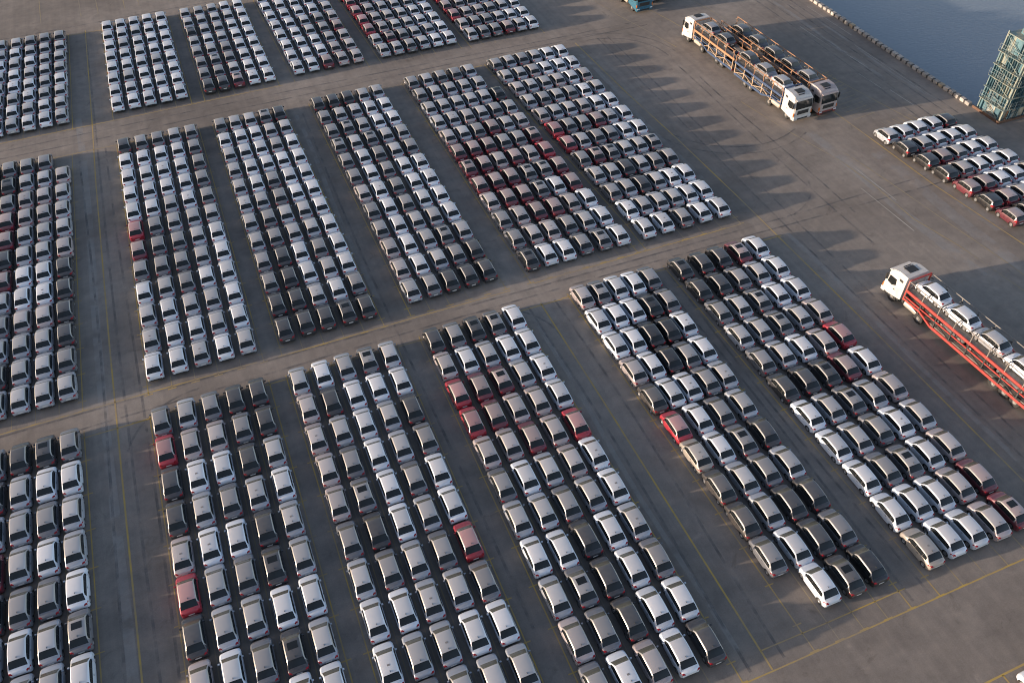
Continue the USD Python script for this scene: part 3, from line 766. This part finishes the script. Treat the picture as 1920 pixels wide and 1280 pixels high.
    part(t, 'tail_lamp', cat(bbox(-1.2, -.85, -L - .05, -L + .1, .62, .80), bbox(.85, 1.2, -L - .05, -L + .1, .62, .80)), LENS_R)
    a = math.radians(heading); c_, s_ = math.cos(a), math.sin(a)
    def at(ly): return x - s_ * ly, y + c_ * ly
    for (items, z, deck) in ((cargo, hi * TK, 'upper'), (lower, .92 * TK, 'lower')):
        for q, (k, face) in enumerate(items):
            ly = d0 * TK - 2.1 - q * 4.12
            px, py = at(ly)
            place_car(CLASS[k][0], f'{PAINT[k][0]} car, {ORD[q]} behind the cab on the {deck} deck of the {cargo_name}', (px, py, z), heading + (180 if face < 0 else 0), 'cars loaded on the carriers', 'car', 'loaded_car')
    return t

tilt = 2.7
GT = 'car carriers parked by the quay'
truck('car_carrier', 'white cab carrier with blue frame facing the camera, nearest of the quayside pair', 79.75, 86.8, 180 + tilt, 14.7, TW, TBLUE, TBLUE, TORANGE,
      [('S', 1), ('G', 1), ('D', 1)], [('D', 1), ('G', 1)], GT, cargo_name='near blue carrier')
truck('car_carrier', 'white cab carrier with orange rails facing away, tail to tail with the near one', 78.6, 116.7, tilt, 14.2, TW, TBLUE, TORANGE, TORANGE,
      [('G', 1), ('D', 1)], [('D', 1), ('G', 1)], GT, cargo_name='far blue carrier')
truck('car_carrier', 'dull rosy white cab carrier with dark red frame, on the water side of the pair', 84.1, 86.7, 180 + tilt, 25.5, TWR, TRUST, TORANGE, TORANGE,
      [('G', 1), ('D', 1), ('D', 1), ('D', 1), ('D', 1)], [('D', 1), ('D', 1), ('G', 1), ('D', 1), ('D', 1)], GT, [-1.35, -4.6, -9.6, -10.7, -16.2, -17.3], cargo_name='red framed carrier', bumper=TRUST)
truck('car_carrier', 'moving white carrier with bright red frame and silver cars on top', 68.0, 52.7, 3.2, 21.5, TW, TRED, TRED, TSTEEL,
      [('W', 1), ('W', 1), ('S', 1), ('W', 1)], [('D', 1), ('G', 1), ('D', 1), ('G', 1)], None, [-1.35, -4.6, -13.0, -14.1, -15.2], cargo_name='moving red carrier', post=TDARK)
truck('car_carrier', 'teal blue carrier cut by the top edge of the photo', 75.65, 127.2, 182, 15, TTEAL, TTEAL, TTEAL, TORANGE, [('D', 1), ('D', 1)], [], GT, cargo_name='teal carrier')
truck('car_carrier', 'pale grey carrier behind the teal one at the top edge', 79.9, 130.0, 182, 15, TGREY, TBLUE, TBLUE, TSTEEL, [('D', 1)], [], GT, cargo_name='pale grey carrier')
truck('car_carrier', 'blue grey carrier on the far side of the pale grey one at top edge', 83.7, 131.5, 182, 15, TGREY, TDARK, TDARK, TSTEEL, [('D', 1)], [], GT, cargo_name='blue grey carrier')

# ------------------------------------------------------------------ weathered steel tower at the quay corner
def rusty(name, base, stain, rust, lo=.42, hi=.62):
    return usdkit.material(stage, LK(name), {
        'g': ('geometry', {}), 'mp': ('mapping', {'mapping_type': 'point', 'scale': (1.0, 1.0, 0.35)}),
        'n': ('noise_texture', {'scale': 0.9, 'detail': 7.0, 'roughness': 0.7, 'distortion': 0.7}), 'n2': ('noise_texture', {'scale': 2.6, 'detail': 6.0, 'roughness': 0.7}),
        'r': ('rgb_ramp', {'ramp': [(.30, tuple(.6 * c for c in base)), (lo, base), (hi, stain), (.8, stain)]}),
        'm': ('map_range', {'from_min': .60, 'from_max': .68, 'to_min': 0.0, 'to_max': 0.85, 'clamp': True}),
        'x': ('mix', {'mix_type': 'mix', 'color2': rust}), 'b': ('bump', {'strength': .4, 'distance': .05}), 'p': ('principled_bsdf', {'roughness': .6})},
        [('g.position', 'mp.vector'), ('mp.vector', 'n.vector'), ('mp.vector', 'n2.vector'), ('n.fac', 'r.fac'), ('n2.fac', 'm.value'), ('r.color', 'x.color1'), ('m.result', 'x.fac'), ('x.color', 'p.base_color'), ('n2.fac', 'b.height'), ('b.normal', 'p.normal')], surface='p.BSDF')
STB = [rusty('tower_blue', (.035, .095, .125), (.08, .17, .20), (.20, .10, .05)), rusty('tower_blue_dark', (.02, .06, .085), (.05, .12, .15), (.16, .08, .04)), rusty('tower_blue_pale', (.07, .14, .165), (.26, .26, .20), (.24, .13, .06))]
STC = [rusty('tower_cream', (.40, .34, .24), (.50, .45, .35), (.20, .11, .05), .4, .6), rusty('tower_cream_blue', (.34, .31, .25), (.10, .19, .24), (.22, .12, .05), .45, .55)]
RAILM = plain('tower_rail', (.14, .18, .19), .6, vary=.4)
RUST = plain('rust_rim', (.11, .058, .036), .75, vary=.5)
X0, X1, Y0, Y1, H = 106.0, 113.4, 75.55, 79.7, 11.6
tw = thing('crane_tower', 'tall weathered blue steel crane tower with cream patches at the quay corner', 'crane tower', (X0, Y0, 0))
dx, dy = X1 - X0, Y1 - Y0
part(tw, 'footing', bbox(-.5, dx + .5, -.45, dy + .4, -6.0, .22), concrete)
part(tw, 'rust_rim', cat(bbox(-.62, dx + .6, -.6, -.46, .0, .36), bbox(-.66, -.52, -.45, dy + .5, .0, .36)), RUST)
part(tw, 'core', bbox(.25, dx - .25, .25, dy - .25, .22, H - .5), STB[1])
tiers = [(.25, 2.1), (2.14, 3.9), (3.94, 5.6), (5.64, 7.4), (7.44, 9.3), (9.34, H)]
for ti, (z0, z1) in enumerate(tiers):
    inset = .05 * ti
    nx, ny = 5, 3
    for q in range(nx):
        a, b = dx * q / nx + .02, dx * (q + 1) / nx - .02
        if (ti, q) in ((3, 3), (5, 2)): continue
        pr = rnd.uniform(-.10, .34)
        mats = STC if (ti == 0 and rnd.random() < .85) or (ti == 1 and q > 1 and rnd.random() < .75) or (ti == 2 and q > 2 and rnd.random() < .5) else STB
        part(tw, 'steel_plate', bbox(a, b, inset - pr, inset + .24, z0 + rnd.uniform(0, .1), z1 - rnd.uniform(0, .25), .02), rnd.choice(mats))
    for q in range(ny):
        a, b = dy * q / ny + .02, dy * (q + 1) / ny - .02
        pr = rnd.uniform(-.08, .2)
        part(tw, 'steel_plate', bbox(inset - pr, inset + .24, a, b, z0 + rnd.uniform(0, .1), z1 - rnd.uniform(0, .2), .02), rnd.choice(STC if ti == 0 and rnd.random() < .5 else STB))
    part(tw, 'walkway', cat(bbox(-.75, dx * rnd.uniform(.6, 1), -.62, .0, z1 - .07, z1), bbox(-.75, .0, .0, dy, z1 - .07, z1)) if ti < 5 else bbox(-.1, dx + .1, -.1, dy + .1, z1, z1 + .1), STB[2])
    if ti in (0, 2, 4):
        rr = [cyl(.03, (-.72, -.58, z1 + h_), (-.72, dy, z1 + h_), 6) for h_ in (.5, 1.0)] + [cyl(.03, (-.72, -.58, z1 + h_), (dx * .6, -.58, z1 + h_), 6) for h_ in (.5, 1.0)]
        rr += [cyl(.03, (-.72, yy, z1), (-.72, yy, z1 + 1.0), 6) for yy in np.linspace(-.58, dy, 5)] + [cyl(.03, (xx, -.58, z1), (xx, -.58, z1 + 1.0), 6) for xx in np.linspace(.3, dx * .6, 5)]
        part(tw, 'railing', cat(*rr), RAILM)
        for xx in (rnd.uniform(.5, 3), rnd.uniform(3, dx - .4)):
            part(tw, 'pipe', cyl(.07, (xx, -.36, z0), (xx, -.36, z1 - .1), 8), rnd.choice([RAILM, RUST, STB[2]]))
    part(tw, 'brace', bar((.1, -.30, z0), (dx * .45, -.30, z1), .10), STB[2])
    part(tw, 'brace', bar((-.28, .1, z0), (-.28, dy - .1, z1), .10), STB[2])
for q in range(22):
    xx = dx * (q + .5) / 22; za = rnd.choice((.3, .3, 2.1, 3.9, 5.6)); zb_ = rnd.choice((5.6, 7.4, 9.3, H, H))
    part(tw, 'stiffener', bbox(xx - .035, xx + .035, -.42, -.05, za, zb_), rnd.choice(STB))
for q in range(10):
    yy = dy * (q + .5) / 10; part(tw, 'stiffener', bbox(-.42, -.05, yy - .03, yy + .03, rnd.choice((.3, 2.1, 3.9)), rnd.choice((7.4, 9.3, H))), rnd.choice(STB))
part(tw, 'corner_post', bar((-.16, -.2, .22), (-.02, -.12, H + .3), .22), STB[2])
part(tw, 'corner_post', bar((dx, -.2, .22), (dx, -.12, H), .22), STB[2])
part(tw, 'corner_post', bar((-.16, dy, .22), (-.02, dy, H + .4), .18), STB[2])
part(tw, 'ladder', cat(bar((-.5, dy * .55, .3), (-.3, dy * .55, H - .4), .06), bar((-.5, dy * .55 + .5, .3), (-.3, dy * .55 + .5, H - .4), .06), *[bar((-.5 + .2 * z / H, dy * .55, z), (-.5 + .2 * z / H, dy * .55 + .5, z), .04) for z in np.arange(.5, H - .5, .35)]), RAILM)
part(tw, 'roof_house', bbox(1.2, 4.6, 1.0, 3.3, H + .1, H + .9, .05), STB[0])
